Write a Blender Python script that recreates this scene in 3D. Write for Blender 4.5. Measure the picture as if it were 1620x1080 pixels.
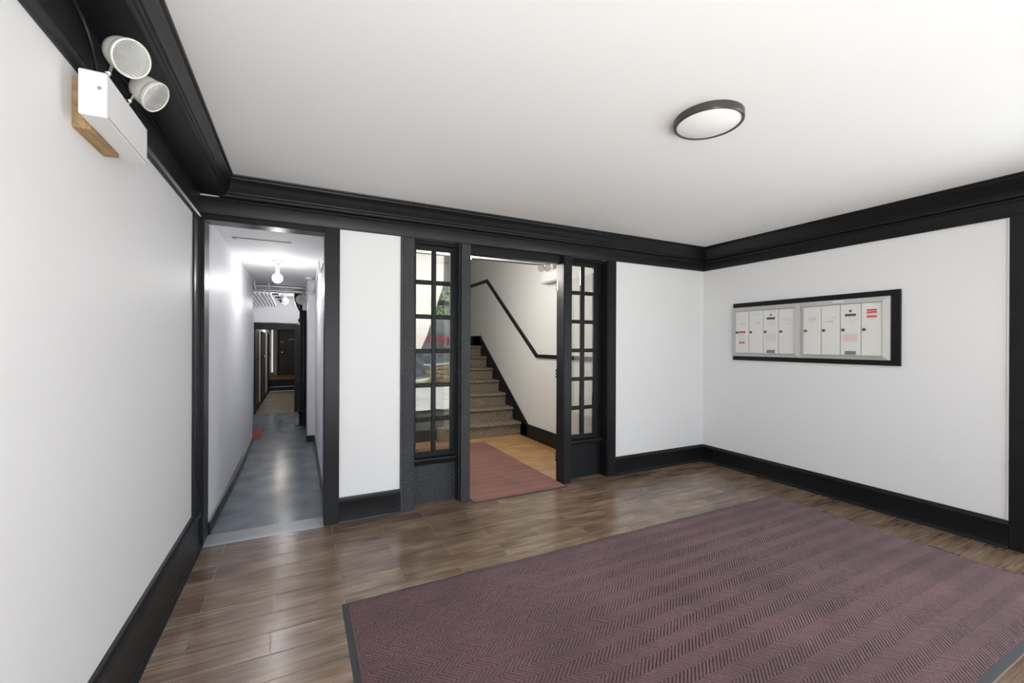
import bpy, bmesh, math, random
from mathutils import Vector, Matrix, Euler
random.seed(7)
for o in list(bpy.data.objects): bpy.data.objects.remove(o)
scene = bpy.context.scene
col = scene.collection
PI = math.pi

# ---------------------------------------------------------------- camera
cam_d = bpy.data.cameras.new('camera'); cam = bpy.data.objects.new('camera', cam_d); col.objects.link(cam)
cam_d.sensor_width = 36; cam_d.lens = 14.865; cam_d.shift_y = 0.00244; cam_d.clip_start = 0.02
cam.matrix_world = Matrix.Translation((0, 0, 1.4)) @ Matrix.Rotation(-0.4651, 4, 'Z') @ Matrix.Rotation(PI/2, 4, 'X') @ Matrix.Rotation(0.0042, 4, 'Z')
scene.camera = cam
# ---------------------------------------------------------------- world, sun, fill lamps, exposure
w = bpy.data.worlds.new('sky'); scene.world = w; w.use_nodes = True
bg = w.node_tree.nodes['Background']; bg.inputs[0].default_value = (0.80, 0.90, 1.0, 1); bg.inputs[1].default_value = 4.5
def light(name, kind, loc, energy, color=(1, 1, 1), rot=(0, 0, 0), **kw):
    d = bpy.data.lights.new(name, kind); d.energy = energy; d.color = color
    for k, v in kw.items(): setattr(d, k, v)
    o = bpy.data.objects.new(name, d); col.objects.link(o); o.location = loc; o.rotation_euler = rot
    return o
SUN = light('sun', 'SUN', (3, -6, 9), 34.0, (1, 0.98, 0.95), (math.radians(35), 0, math.radians(-12)), angle=0.01)
# added area lamps at unseen openings, filling the room from behind and the right
light('window_fill', 'AREA', (0.45, -1.26, 1.35), 35, (0.93, 0.97, 1), (math.radians(90), 0, 0), shape='RECTANGLE', size=1.7, size_y=1.9)  # area lamp added in an unseen front window to light the room
light('upward_fill', 'AREA', (0.45, -1.22, 0.75), 22, (0.95, 0.98, 1), (math.radians(138), 0, 0), shape='RECTANGLE', size=1.7, size_y=0.6)  # upward area lamp added in the same opening to brighten the ceiling
light('side_fill', 'AREA', (4.385, -0.15, 1.05), 40, (0.93, 0.97, 1), (0, math.radians(-76), math.radians(180)), shape='RECTANGLE', size=1.9, size_y=1.0)  # area lamp added at an unseen opening in the right wall
vs = scene.view_settings
vs.view_transform = 'Standard'; vs.look = 'None'; vs.gamma = 1; vs.use_curve_mapping = False; vs.exposure = -0.33
scene.cycles.use_denoising = True
scene.cycles.max_bounces = 10; scene.cycles.diffuse_bounces = 7; scene.cycles.transparent_max_bounces = 12
scene.cycles.sample_clamp_indirect = 6

# ---------------------------------------------------------------- materials
MATS = {}
def mat(name, color, rough=0.5, metal=0.0, bump=0, bscale=20, spec=0.5, emit=None, coat=0, stretch=(1, 1, 1), detail=3, vary=0.0, vscale=3, dist=0.01):
    m = bpy.data.materials.new(name); m.use_nodes = True
    nt = m.node_tree; N = nt.nodes; L = nt.links; p = N['Principled BSDF']
    p.inputs['Base Color'].default_value = (*color, 1); p.inputs['Roughness'].default_value = rough
    p.inputs['Metallic'].default_value = metal; p.inputs['Specular IOR Level'].default_value = spec
    if coat: p.inputs['Coat Weight'].default_value = coat; p.inputs['Coat Roughness'].default_value = 0.15
    tc = N.new('ShaderNodeTexCoord'); mp = N.new('ShaderNodeMapping'); mp.inputs['Scale'].default_value = stretch
    L.new(tc.outputs['Object'], mp.inputs[0])
    if vary:
        n = N.new('ShaderNodeTexNoise'); n.inputs['Scale'].default_value = vscale; n.inputs['Detail'].default_value = 4
        L.new(mp.outputs[0], n.inputs['Vector'])
        r = N.new('ShaderNodeMapRange'); r.inputs[1].default_value = .3; r.inputs[2].default_value = .7
        r.inputs[3].default_value = 1-vary; r.inputs[4].default_value = 1+vary; L.new(n.outputs[0], r.inputs[0])
        mx = N.new('ShaderNodeVectorMath'); mx.operation = 'SCALE'; mx.inputs[0].default_value = color
        L.new(r.outputs[0], mx.inputs['Scale']); L.new(mx.outputs[0], p.inputs['Base Color'])
    if bump:
        n = N.new('ShaderNodeTexNoise'); n.inputs['Scale'].default_value = bscale; n.inputs['Detail'].default_value = detail
        L.new(mp.outputs[0], n.inputs['Vector'])
        b = N.new('ShaderNodeBump'); b.inputs['Strength'].default_value = bump; b.inputs['Distance'].default_value = dist
        L.new(n.outputs[0], b.inputs['Height']); L.new(b.outputs[0], p.inputs['Normal'])
    if emit:
        p.inputs['Emission Color'].default_value = (*emit[0], 1); p.inputs['Emission Strength'].default_value = emit[1]
    MATS[name] = m
    return m
WALL = mat('white_wall_paint', (0.84, 0.84, 0.845), 0.5, bump=0.05, bscale=6, spec=0.35, dist=0.02)
CEIL = mat('white_ceiling_paint', (0.86, 0.865, 0.87), 0.7, bump=0.05, bscale=5, spec=0.2, dist=0.02)
CWALL = mat('corridor_gloss_white', (0.80, 0.80, 0.83), 0.45, bump=0.08, bscale=5, spec=0.35, dist=0.02)
HWALL = mat('hall_white_paint', (0.79, 0.785, 0.765), 0.45, bump=0.05, bscale=6, spec=0.35, dist=0.02)
BLACK = mat('black_gloss_trim', (0.0095, 0.010, 0.0115), 0.36, bump=0.12, bscale=35, dist=0.004, spec=.28)
BLACKW = mat('worn_black_gloss', (0.014, 0.0145, 0.0165), 0.38, bump=0.35, bscale=22, spec=.35, dist=0.006, stretch=(.3, .3, 1))
DOORBLK = mat('dark_olive_door', (0.022, 0.023, 0.018), 0.4, bump=0.05)
METAL = mat('brushed_steel', (0.62, 0.62, 0.62), 0.32, 1.0, bump=0.05, bscale=60)
DARKMETAL = mat('dark_lock_metal', (.16, .16, .16), .35, .7)
CHROME = mat('chrome', (0.75, 0.75, 0.75), 0.15, 1.0)
ALU = mat('aluminium_frame', (0.58, 0.58, 0.565), 0.45, 0.25, bump=0.03, bscale=50)
MBW = mat('mailbox_white', (0.80, 0.79, 0.765), 0.4)
GREYMARK = mat('grey_ink', (0.30, 0.30, 0.30), 0.7)
FAINT = mat('faint_ink', (0.42, 0.42, 0.42), 0.7)
DARKMARK = mat('dark_label', (0.09, 0.09, 0.09), 0.6, vary=0.5, vscale=200)
MIDMARK = mat('grey_label', (0.2, 0.2, 0.2), 0.6, vary=0.7, vscale=260)
REDS = mat('red_sticker', (0.62, 0.05, 0.05), 0.5)
ORANGE = mat('faded_red_sticker', (0.5, 0.18, 0.13), 0.6, vary=.4, vscale=90)
PINK = mat('pink_sticker', (0.80, 0.62, 0.57), 0.6)
PALE = mat('pale_sticker', (0.74, 0.715, 0.71), 0.6)
CREAM = mat('cream_plastic', (0.74, 0.73, 0.68), 0.4, spec=.4)
WPLAS = mat('white_enamel', (0.80, 0.80, 0.80), 0.35)
RAWWOOD = mat('raw_plywood', (0.36, 0.24, 0.12), 0.7, vary=.3, vscale=14, stretch=(4, 1, 4))
ROOFW = mat('white_pipe_paint', (0.72, 0.72, 0.72), 0.3, bump=.1, bscale=12)
SILVER = mat('silver_pipe', (0.55, 0.56, 0.57), 0.28, 0.6, bump=.15, bscale=14)
BULB = mat('lit_bulb', (1, 1, 1), 0.5, emit=((1, 0.97, 0.93), 22))
HLAMP = mat('lit_hall_lamp', (1, 1, 1), 0.5, emit=((1, 0.93, 0.82), 9))
DIFF = mat('lamp_diffuser', (0.8, 0.8, 0.79), 0.35, emit=((1, 1, 0.99), 0.18))
BRONZE = mat('dark_bronze_ring', (0.075, 0.075, 0.07), 0.35, 0.5)
GROUT = mat('floor_joint_grout', (0.30, 0.25, 0.20), 0.8, bump=.1, bscale=80)
RUBBER = mat('black_rubber_edge', (0.035, 0.037, 0.042), 0.55, bump=.1, bscale=90)
THRESH = mat('grey_metal_strip', (0.36, 0.38, 0.42), 0.33, 0.35, bump=.1, bscale=25)
CONC = mat('pale_pavement', (0.62, 0.61, 0.58), 0.8, vary=.15, vscale=1.5)
GRASS = mat('lawn_grass', (0.22, 0.30, 0.10), 0.9, vary=.4, vscale=8)
STONE = mat('dark_rubble_stone', (0.30, 0.33, 0.40), 0.7, vary=.8, vscale=2.2, bump=1, bscale=4, dist=.2)
TANSTONE = mat('tan_stone', (0.62, 0.46, 0.28), 0.8, vary=.3, vscale=6)
LEAF = mat('tree_leaf', (0.22, 0.36, 0.08), 0.7, vary=.5, vscale=5)
BARK = mat('tree_bark', (0.12, 0.08, 0.05), 0.9)
REDAWN = mat('red_awning_cloth', (0.50, 0.10, 0.12), 0.7)
REDMAT = mat('red_mat', (0.28, 0.05, 0.03), 0.8, vary=.6, vscale=14)
TANFLOOR = mat('worn_tan_floor', (0.33, 0.29, 0.22), 0.35, bump=.5, bscale=9, vary=.35, vscale=4, dist=.01)
PLATW = mat('orange_wood_landing', (0.55, 0.27, 0.12), 0.45, vary=.2, vscale=6)

def textured_black(name, scale, strength, stretch):
    m = mat(name, (0.028, 0.030, 0.034), 0.36)
    nt = m.node_tree; N = nt.nodes; L = nt.links; p = N['Principled BSDF']
    tc = N.new('ShaderNodeTexCoord'); mp = N.new('ShaderNodeMapping'); mp.inputs['Scale'].default_value = stretch
    nz = N.new('ShaderNodeTexNoise'); nz.inputs['Scale'].default_value = scale; nz.inputs['Detail'].default_value = 2; nz.inputs['Distortion'].default_value = .8
    v = N.new('ShaderNodeTexVoronoi'); v.inputs['Scale'].default_value = scale*1.1; v.feature = 'SMOOTH_F1'
    ad = N.new('ShaderNodeMath'); ad.operation = 'ADD'
    b = N.new('ShaderNodeBump'); b.inputs['Strength'].default_value = strength; b.inputs['Distance'].default_value = .006
    L.new(tc.outputs['Object'], mp.inputs[0]); L.new(mp.outputs[0], nz.inputs['Vector']); L.new(mp.outputs[0], v.inputs['Vector'])
    L.new(nz.outputs[0], ad.inputs[0]); L.new(v.outputs[0], ad.inputs[1]); L.new(ad.outputs[0], b.inputs['Height']); L.new(b.outputs[0], p.inputs['Normal'])
    return m
TEXB = textured_black('wrinkled_black_paint', 75, 0.9, (1, 1, 1.4))
TEXB2 = textured_black('hammered_black_paint', 95, 0.9, (1, 1, 1))

def glass_mat(name):
    m = bpy.data.materials.new(name); m.use_nodes = True; nt = m.node_tree; N = nt.nodes; L = nt.links
    for n in list(N): N.remove(n)
    out = N.new('ShaderNodeOutputMaterial'); mix = N.new('ShaderNodeMixShader'); tr = N.new('ShaderNodeBsdfTransparent'); gl = N.new('ShaderNodeBsdfGlossy')
    fr = N.new('ShaderNodeFresnel'); fr.inputs[0].default_value = 1.52
    mul = N.new('ShaderNodeMath'); mul.operation = 'MULTIPLY'; mul.inputs[1].default_value = 1.9; mul.use_clamp = True
    tr.inputs[0].default_value = (.95, .96, .95, 1); gl.inputs['Roughness'].default_value = 0.0
    tc = N.new('ShaderNodeTexCoord'); nz = N.new('ShaderNodeTexNoise'); nz.inputs['Scale'].default_value = 3
    b = N.new('ShaderNodeBump'); b.inputs['Strength'].default_value = .10; b.inputs['Distance'].default_value = .01
    L.new(tc.outputs['Object'], nz.inputs['Vector']); L.new(nz.outputs[0], b.inputs['Height']); L.new(b.outputs[0], gl.inputs['Normal'])
    L.new(fr.outputs[0], mul.inputs[0]); L.new(mul.outputs[0], mix.inputs[0]); L.new(tr.outputs[0], mix.inputs[1]); L.new(gl.outputs[0], mix.inputs[2]); L.new(mix.outputs[0], out.inputs[0])
    return m
GLASS = glass_mat('window_glass')
def lens_mat():
    m = mat('ribbed_lens', (0.62, 0.62, 0.6), 0.15, spec=.8)
    nt = m.node_tree; N = nt.nodes; L = nt.links; p = N['Principled BSDF']
    tc = N.new('ShaderNodeTexCoord'); wv = N.new('ShaderNodeTexWave'); wv.inputs['Scale'].default_value = 110; wv.bands_direction = 'X'
    wv2 = N.new('ShaderNodeTexWave'); wv2.inputs['Scale'].default_value = 40; wv2.bands_direction = 'Y'
    ad = N.new('ShaderNodeMath'); b = N.new('ShaderNodeBump'); b.inputs['Strength'].default_value = .7; b.inputs['Distance'].default_value = .002
    cr = N.new('ShaderNodeValToRGB'); cr.color_ramp.elements[0].color = (.3, .3, .3, 1); cr.color_ramp.elements[1].color = (.75, .75, .73, 1)
    L.new(tc.outputs['Object'], wv.inputs['Vector']); L.new(tc.outputs['Object'], wv2.inputs['Vector'])
    L.new(wv.outputs[1], ad.inputs[0]); L.new(wv2.outputs[1], ad.inputs[1]); L.new(ad.outputs[0], b.inputs['Height']); L.new(b.outputs[0], p.inputs['Normal'])
    L.new(wv.outputs[1], cr.inputs[0]); L.new(cr.outputs[0], p.inputs['Base Color'])
    p.inputs['Metallic'].default_value = .35
    return m
LENS = lens_mat()

def plank_mat(name, stops, rough, mult=1.0):
    m = bpy.data.materials.new(name); m.use_nodes = True; nt = m.node_tree; N = nt.nodes; L = nt.links; p = N['Principled BSDF']
    tc = N.new('ShaderNodeTexCoord'); oi = N.new('ShaderNodeObjectInfo')
    sc = N.new('ShaderNodeMath'); sc.operation = 'MULTIPLY'; sc.inputs[1].default_value = 37.0; L.new(oi.outputs['Random'], sc.inputs[0])
    cb = N.new('ShaderNodeCombineXYZ'); L.new(sc.outputs[0], cb.inputs[1]); L.new(sc.outputs[0], cb.inputs[2])
    ad = N.new('ShaderNodeVectorMath'); ad.operation = 'ADD'; L.new(tc.outputs['Object'], ad.inputs[0]); L.new(cb.outputs[0], ad.inputs[1])
    mp = N.new('ShaderNodeMapping'); mp.inputs['Scale'].default_value = (2.0, 42, 1); L.new(ad.outputs[0], mp.inputs[0])
    n1 = N.new('ShaderNodeTexNoise'); n1.inputs['Scale'].default_value = 1.6; n1.inputs['Detail'].default_value = 6; n1.inputs['Distortion'].default_value = .6
    L.new(mp.outputs[0], n1.inputs['Vector'])
    mp2 = N.new('ShaderNodeMapping'); mp2.inputs['Scale'].default_value = (2.0, 5.5, 1); L.new(ad.outputs[0], mp2.inputs[0])
    n2 = N.new('ShaderNodeTexNoise'); n2.inputs['Scale'].default_value = 1.3; n2.inputs['Detail'].default_value = 3; L.new(mp2.outputs[0], n2.inputs['Vector'])
    a2 = N.new('ShaderNodeMath'); a2.operation = 'MULTIPLY_ADD'; a2.inputs[1].default_value = .5; L.new(n1.outputs[0], a2.inputs[0])
    h = N.new('ShaderNodeMath'); h.operation = 'MULTIPLY'; h.inputs[1].default_value = .5; L.new(n2.outputs[0], h.inputs[0]); L.new(h.outputs[0], a2.inputs[2])
    rr = N.new('ShaderNodeMapRange'); rr.inputs[3].default_value = -.035; rr.inputs[4].default_value = .035; L.new(oi.outputs['Random'], rr.inputs[0])
    a3 = N.new('ShaderNodeMath'); a3.operation = 'ADD'; L.new(a2.outputs[0], a3.inputs[0]); L.new(rr.outputs[0], a3.inputs[1])
    cr = N.new('ShaderNodeValToRGB'); e = cr.color_ramp.elements
    e[0].position = stops[0][0]; e[0].color = (*[c*mult for c in stops[0][1]], 1); e[1].position = stops[-1][0]; e[1].color = (*[c*mult for c in stops[-1][1]], 1)
    for ps, c in stops[1:-1]:
        x = e.new(ps); x.color = (*[k*mult for k in c], 1)
    L.new(a3.outputs[0], cr.inputs[0]); L.new(cr.outputs[0], p.inputs['Base Color'])
    mp3 = N.new('ShaderNodeMapping'); mp3.inputs['Scale'].default_value = (6, 110, 1); L.new(ad.outputs[0], mp3.inputs[0])
    n3 = N.new('ShaderNodeTexNoise'); n3.inputs['Scale'].default_value = 1.5; n3.inputs['Detail'].default_value = 4; L.new(mp3.outputs[0], n3.inputs['Vector'])
    b = N.new('ShaderNodeBump'); b.inputs['Strength'].default_value = .3; b.inputs['Distance'].default_value = .002
    L.new(n3.outputs[0], b.inputs['Height']); L.new(b.outputs[0], p.inputs['Normal'])
    p.inputs['Roughness'].default_value = rough; p.inputs['Specular IOR Level'].default_value = .75
    return m
PLANK = plank_mat('wood_look_plank', [(.30, (.085, .055, .038)), (.42, (.155, .100, .068)), (.50, (.215, .145, .098)), (.58, (.28, .195, .135)), (.70, (.40, .30, .21))], .20, .95)
HPLANK = plank_mat('warm_lit_hall_plank', [(.30, (.24, .12, .045)), (.45, (.40, .22, .085)), (.55, (.50, .30, .13)), (.70, (.62, .42, .22))], .4)  # lighter oak, warm lamp light and bright reflection put into the colour

def herring_mat(name, c_hi, c_lo, c_groove):
    # woven walk-off mat: chevron grooves, bands running along object X
    m = bpy.data.materials.new(name); m.use_nodes = True; nt = m.node_tree; N = nt.nodes; L = nt.links; p = N['Principled BSDF']
    tc = N.new('ShaderNodeTexCoord'); sp = N.new('ShaderNodeSeparateXYZ'); L.new(tc.outputs['Object'], sp.inputs[0])
    nz = N.new('ShaderNodeTexNoise'); nz.inputs['Scale'].default_value = 420; nz.inputs['Detail'].default_value = 2; L.new(tc.outputs['Object'], nz.inputs['Vector'])
    nb = N.new('ShaderNodeTexNoise'); nb.inputs['Scale'].default_value = 2.2; nb.inputs['Detail'].default_value = 3; L.new(tc.outputs['Object'], nb.inputs['Vector'])
    cr = N.new('ShaderNodeValToRGB'); e = cr.color_ramp.elements; e[0].position = .36; e[0].color = (*c_lo, 1); e[1].position = .64; e[1].color = (*c_hi, 1); L.new(nz.outputs[0], cr.inputs[0])
    mb = N.new('ShaderNodeMapRange'); mb.inputs[1].default_value = .3; mb.inputs[2].default_value = .7; mb.inputs[3].default_value = .8; mb.inputs[4].default_value = 1.2; L.new(nb.outputs[0], mb.inputs[0])
    sc = N.new('ShaderNodeVectorMath'); sc.operation = 'SCALE'; L.new(cr.outputs[0], sc.inputs[0]); L.new(mb.outputs[0], sc.inputs['Scale'])
    L.new(sc.outputs[0], p.inputs['Base Color']); hh = nz.outputs[0]
    b = N.new('ShaderNodeBump'); b.inputs['Strength'].default_value = .9; b.inputs['Distance'].default_value = .003; L.new(hh, b.inputs['Height']); L.new(b.outputs[0], p.inputs['Normal'])
    p.inputs['Roughness'].default_value = .9; p.inputs['Specular IOR Level'].default_value = .2
    p.inputs['Sheen Weight'].default_value = .22; p.inputs['Sheen Roughness'].default_value = .4
    return m
PILEBACK = mat('dark_mat_backing', (.02, .012, .013), .95)
RUG = herring_mat('maroon_chevron_pile', (.205, .108, .118), (.068, .029, .034), (.035, .014, .016))
RUNNER = herring_mat('brick_chevron_pile', (.36, .165, .13), (.17, .060, .045), (.06, .022, .02))

def carpet_mat():
    m = bpy.data.materials.new('brown_stair_carpet'); m.use_nodes = True; nt = m.node_tree; N = nt.nodes; L = nt.links; p = N['Principled BSDF']
    tc = N.new('ShaderNodeTexCoord'); nz = N.new('ShaderNodeTexNoise'); nz.inputs['Scale'].default_value = 130; nz.inputs['Detail'].default_value = 3; L.new(tc.outputs['Object'], nz.inputs['Vector'])
    cr = N.new('ShaderNodeValToRGB'); e = cr.color_ramp.elements; e[0].position = .38; e[0].color = (.075, .060, .046, 1); e[1].position = .62; e[1].color = (.33, .275, .20, 1)
    L.new(nz.outputs[0], cr.inputs[0]); L.new(cr.outputs[0], p.inputs['Base Color'])
    b = N.new('ShaderNodeBump'); b.inputs['Strength'].default_value = .8; b.inputs['Distance'].default_value = .006; L.new(nz.outputs[0], b.inputs['Height']); L.new(b.outputs[0], p.inputs['Normal'])
    p.inputs['Roughness'].default_value = .95; p.inputs['Specular IOR Level'].default_value = .1
    return m
CARPET = carpet_mat()

def stud_floor():
    m = mat('grey_studded_floor', (0.175, 0.20, 0.24), 0.2)
    nt = m.node_tree; N = nt.nodes; L = nt.links; p = N['Principled BSDF']
    tc = N.new('ShaderNodeTexCoord'); sp = N.new('ShaderNodeSeparateXYZ'); L.new(tc.outputs['Object'], sp.inputs[0])
    def M(op, a, b=None):
        n = N.new('ShaderNodeMath'); n.operation = op
        for i, v in enumerate((a, b)):
            if v is None: continue
            if isinstance(v, (int, float)): n.inputs[i].default_value = v
            else: L.new(v, n.inputs[i])
        return n.outputs[0]
    sx = M('SINE', M('MULTIPLY', sp.outputs[0], 2*PI/0.032)); sy = M('SINE', M('MULTIPLY', sp.outputs[1], 2*PI/0.05))
    st = M('MAXIMUM', M('SUBTRACT', M('MULTIPLY', sx, sy), .2), 0)
    nz = N.new('ShaderNodeTexNoise'); nz.inputs['Scale'].default_value = 4; nz.inputs['Detail'].default_value = 4; L.new(tc.outputs['Object'], nz.inputs['Vector'])
    h = M('ADD', M('MULTIPLY', st, .9), M('MULTIPLY', nz.outputs[0], .35))
    b = N.new('ShaderNodeBump'); b.inputs['Strength'].default_value = .7; b.inputs['Distance'].default_value = .005; L.new(h, b.inputs['Height']); L.new(b.outputs[0], p.inputs['Normal'])
    mr = N.new('ShaderNodeMapRange'); mr.inputs[1].default_value = .3; mr.inputs[2].default_value = .7; mr.inputs[3].default_value = .75; mr.inputs[4].default_value = 1.2; L.new(nz.outputs[0], mr.inputs[0])
    sc = N.new('ShaderNodeVectorMath'); sc.operation = 'SCALE'; sc.inputs[0].default_value = (0.175, 0.20, 0.24); L.new(mr.outputs[0], sc.inputs['Scale']); L.new(sc.outputs[0], p.inputs['Base Color'])
    return m
STUD = stud_floor()

# ---------------------------------------------------------------- mesh helpers
class MB:
    def __init__(s): s.bm = bmesh.new()
    def box(s, x0, x1, y0, y1, z0, z1, bev=0, seg=1):
        b = bmesh.new(); bmesh.ops.create_cube(b, size=1)
        for v in b.verts: v.co = Vector(((x0+x1)/2+v.co.x*(x1-x0), (y0+y1)/2+v.co.y*(y1-y0), (z0+z1)/2+v.co.z*(z1-z0)))
        if bev: bmesh.ops.bevel(b, geom=b.edges[:], offset=bev, segments=seg, affect='EDGES', profile=.5)
        s.merge(b); return s
    def merge(s, b, M=None):
        if M: b.transform(M)
        me = bpy.data.meshes.new('tmp'); b.to_mesh(me); b.free(); s.bm.from_mesh(me); bpy.data.meshes.remove(me)
    def prism(s, pts, axis, a, c, M=None):
        """polygon pts (u,v) extruded along axis from a to c. axis 'x': (u,v)=(y,z); 'y': (x,z); 'z': (x,y)"""
        b = bmesh.new()
        def P(u, v, t): return {'x': (t, u, v), 'y': (u, t, v), 'z': (u, v, t)}[axis]
        v0 = [b.verts.new(P(u, v, a)) for u, v in pts]; v1 = [b.verts.new(P(u, v, c)) for u, v in pts]
        n = len(pts); b.faces.new(v0); b.faces.new(v1[::-1])
        for i in range(n): b.faces.new((v0[i], v0[(i+1) % n], v1[(i+1) % n], v1[i]))
        bmesh.ops.recalc_face_normals(b, faces=b.faces[:]); s.merge(b, M); return s
    def tube(s, pts, r, n=12, caps=True):
        b = bmesh.new(); pts = [Vector(p) for p in pts]; rs = r if isinstance(r, (list, tuple)) else [r]*len(pts)
        rings = []; up = None
        for i, p in enumerate(pts):
            d = (pts[min(i+1, len(pts)-1)]-pts[max(i-1, 0)]).normalized()
            if up is None: up = Vector((0, 0, 1)) if abs(d.z) < .9 else Vector((1, 0, 0))
            a = (up - d*up.dot(d)).normalized(); c = d.cross(a); up = a
            rings.append([b.verts.new(p+(a*math.cos(2*PI*k/n)+c*math.sin(2*PI*k/n))*rs[i]) for k in range(n)])
        for i in range(len(rings)-1):
            for k in range(n): b.faces.new((rings[i][k], rings[i][(k+1) % n], rings[i+1][(k+1) % n], rings[i+1][k]))
        if caps: b.faces.new(rings[0][::-1]); b.faces.new(rings[-1])
        bmesh.ops.recalc_face_normals(b, faces=b.faces[:]); s.merge(b); return s
    def lathe(s, prof, n=40, M=None):
        """prof list of (r,z); closed at r=0 ends"""
        b = bmesh.new(); rings = []
        for r, z in prof:
            if r < 1e-6: rings.append([b.verts.new((0, 0, z))])
            else: rings.append([b.verts.new((r*math.cos(2*PI*k/n), r*math.sin(2*PI*k/n), z)) for k in range(n)])
        for A, B in zip(rings, rings[1:]):
            for k in range(n):
                if len(A) == 1 and len(B) > 1: b.faces.new((A[0], B[(k+1) % n], B[k]))
                elif len(B) == 1 and len(A) > 1: b.faces.new((A[k], A[(k+1) % n], B[0]))
                elif len(A) > 1: b.faces.new((A[k], A[(k+1) % n], B[(k+1) % n], B[k]))
        bmesh.ops.recalc_face_normals(b, faces=b.faces[:]); s.merge(b, M); return s
    def build(s, name, m, parent=None, smooth=False, loc=None):
        if loc is not None: s.bm.transform(Matrix.Translation(-Vector(loc)))
        me = bpy.data.meshes.new(name); s.bm.to_mesh(me); s.bm.free(); me.materials.append(m)
        o = bpy.data.objects.new(name, me); col.objects.link(o)
        if smooth:
            for f in me.polygons: f.use_smooth = True
            try: me.set_sharp_from_angle(angle=math.radians(40))
            except Exception: pass
        if loc is not None: o.location = loc
        if parent is not None: 
            o.parent = parent
            if loc is not None: o.location = Vector(loc)-parent.matrix_world.translation if parent.parent is None else Vector(loc)-WLOC(parent)
            else: o.location = -WLOC(parent)
        return o
def WLOC(o):
    v = Vector(o.location); p = o.parent
    while p is not None: v += Vector(p.location); p = p.parent
    return v
def tag(o, label=None, cat=None, group=None, kind=None):
    if label: o['label'] = label
    if cat: o['category'] = cat
    if group: o['group'] = group
    if kind: o['kind'] = kind
    return o
def empty(name, loc, label, cat, group=None, kind=None):
    o = bpy.data.objects.new(name, None); col.objects.link(o); o.location = loc; o.empty_display_size = .1
    return tag(o, label, cat, group, kind)
def struct(o, label, cat='structure'): return tag(o, label, cat, None, 'structure')

D = 3.561; XR = 4.393; XL = -.628; ZC = 2.55; YB = -1.2; HX = 3.09

# ---------------------------------------------------------------- floor and planks
fl = struct(MB().box(XL-.1, XR+.1, YB-.1, 3.70, -.10, -.0018).build('floor', GROUT, loc=(0, 0, 0)), 'brown wood-look plank floor of the lobby', 'floor')
hf = struct(MB().box(.88, HX+.06, 3.70, 5.97, -.10, -.0018).build('floor', GROUT, loc=(0, 0, 0)), 'tan plank floor of the stair hall behind the opening, warm light put into its colour', 'floor')
PC = {}
def plank(x0, x1, y0, y1, m, parent):
    g = .0019; key = (round(x1-x0, 3), round(y1-y0, 3), m.name)
    if key not in PC:
        a, c = (x1-x0)/2-g, (y1-y0)/2-g
        b = MB().box(-a, a, -c, c, -.008, 0); o = b.build('plank', m, parent); PC[key] = o.data
    else:
        o = bpy.data.objects.new('plank', PC[key]); col.objects.link(o); o.parent = parent
    o.location = ((x0+x1)/2, (y0+y1)/2, random.uniform(-.0004, .0004)); return o
k = 0; y1 = 3.70
def rows(ytop, ybot, xa, xb, m, parent):
    j0 = math.floor((3.527-ytop)/.168)
    j = j0
    while True:
        a = 3.527-.168*(j+1); b = 3.527-.168*j; j += 1
        lo, hi = max(a, ybot), min(b, ytop)
        if hi <= ybot: break
        if hi-lo < .02: continue
        off = -.457 if (j-1) % 2 == 0 else -.118
        n0 = math.floor((xa-off)/.68)
        x = off+n0*.68
        while x < xb-.02:
            p, q = max(x, xa), min(x+.68, xb)
            if q-p > .03: plank(p, q, lo, hi, m, parent)
            x += .68
rows(3.655, YB, XL, XR, PLANK, fl)
rows(5.95, 3.655, .89, HX, HPLANK, hf)
# outside-facing sub floor of corridor
cf = struct(MB().box(-.95, .30, 3.70, 9.6, -.10, 0).build('floor', STUD), 'glossy blue-grey studded floor of the corridor', 'floor')
cf2 = struct(MB().box(-.95, .30, 9.6, 14.1, -.10, 0.0).build('floor', TANFLOOR), 'worn tan floor beyond the black corridor frame', 'floor')
th = MB().prism([(3.528, 0), (3.545, .005), (3.72, .007), (3.735, .001), (3.735, -.003), (3.528, -.003)], 'x', -.622, .168).build('trim_1', THRESH)
struct(th, 'pale grey metal threshold strip at the corridor opening', 'threshold')

# ---------------------------------------------------------------- walls
T = .14
mb = MB()
mb.box(XL-.12, XR+.12, D, D+T, 2.30, 2.70)
mb.box(.17, .862, D, D+T, 0, 2.30)
mb.box(1.275, 1.36, D+.02, D+T, 0, 2.30)
mb.box(2.905, XR+.12, D, D+T, 0, 2.30)
mb.box(XL-.12, -.618, D, D+T, 0, 2.30)
struct(mb.build('wall_back', WALL), 'white back wall with the black framed openings', 'wall')
struct(MB().box(XL-.12, XL, YB-.12, D, -.05, 2.70).build('wall_left', WALL), 'plain white left wall below the emergency light', 'wall')
mb = MB(); mb.box(XR, XR+.12, .40, D, -.05, 2.70); mb.box(XR, XR+.12, YB-.12, -.70, -.05, 2.70); mb.box(XR, XR+.12, -.70, .40, 2.15, 2.70)
struct(mb.build('wall_right', WALL), 'white right wall that carries the mailboxes', 'wall')
mb = MB()
mb.box(XL-.12, -.45, YB-.12, YB, -.05, 2.70); mb.box(-.45, 1.35, YB-.12, YB, -.05, .35); mb.box(-.45, 1.35, YB-.12, YB, 2.35, 2.70)
mb.box(1.35, 1.85, YB-.12, YB, -.05, 2.70); mb.box(1.85, 3.65, YB-.12, YB, 2.52, 2.70); mb.box(3.65, XR+.12, YB-.12, YB, -.05, 2.70)
struct(mb.build('wall_front', WALL), 'white street-side wall behind the viewer', 'wall')
struct(MB().box(XL-.12, XR+.12, YB-.12, D+T, ZC, ZC+.1).build('ceiling', CEIL), 'smooth white lobby ceiling', 'ceiling')
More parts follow.
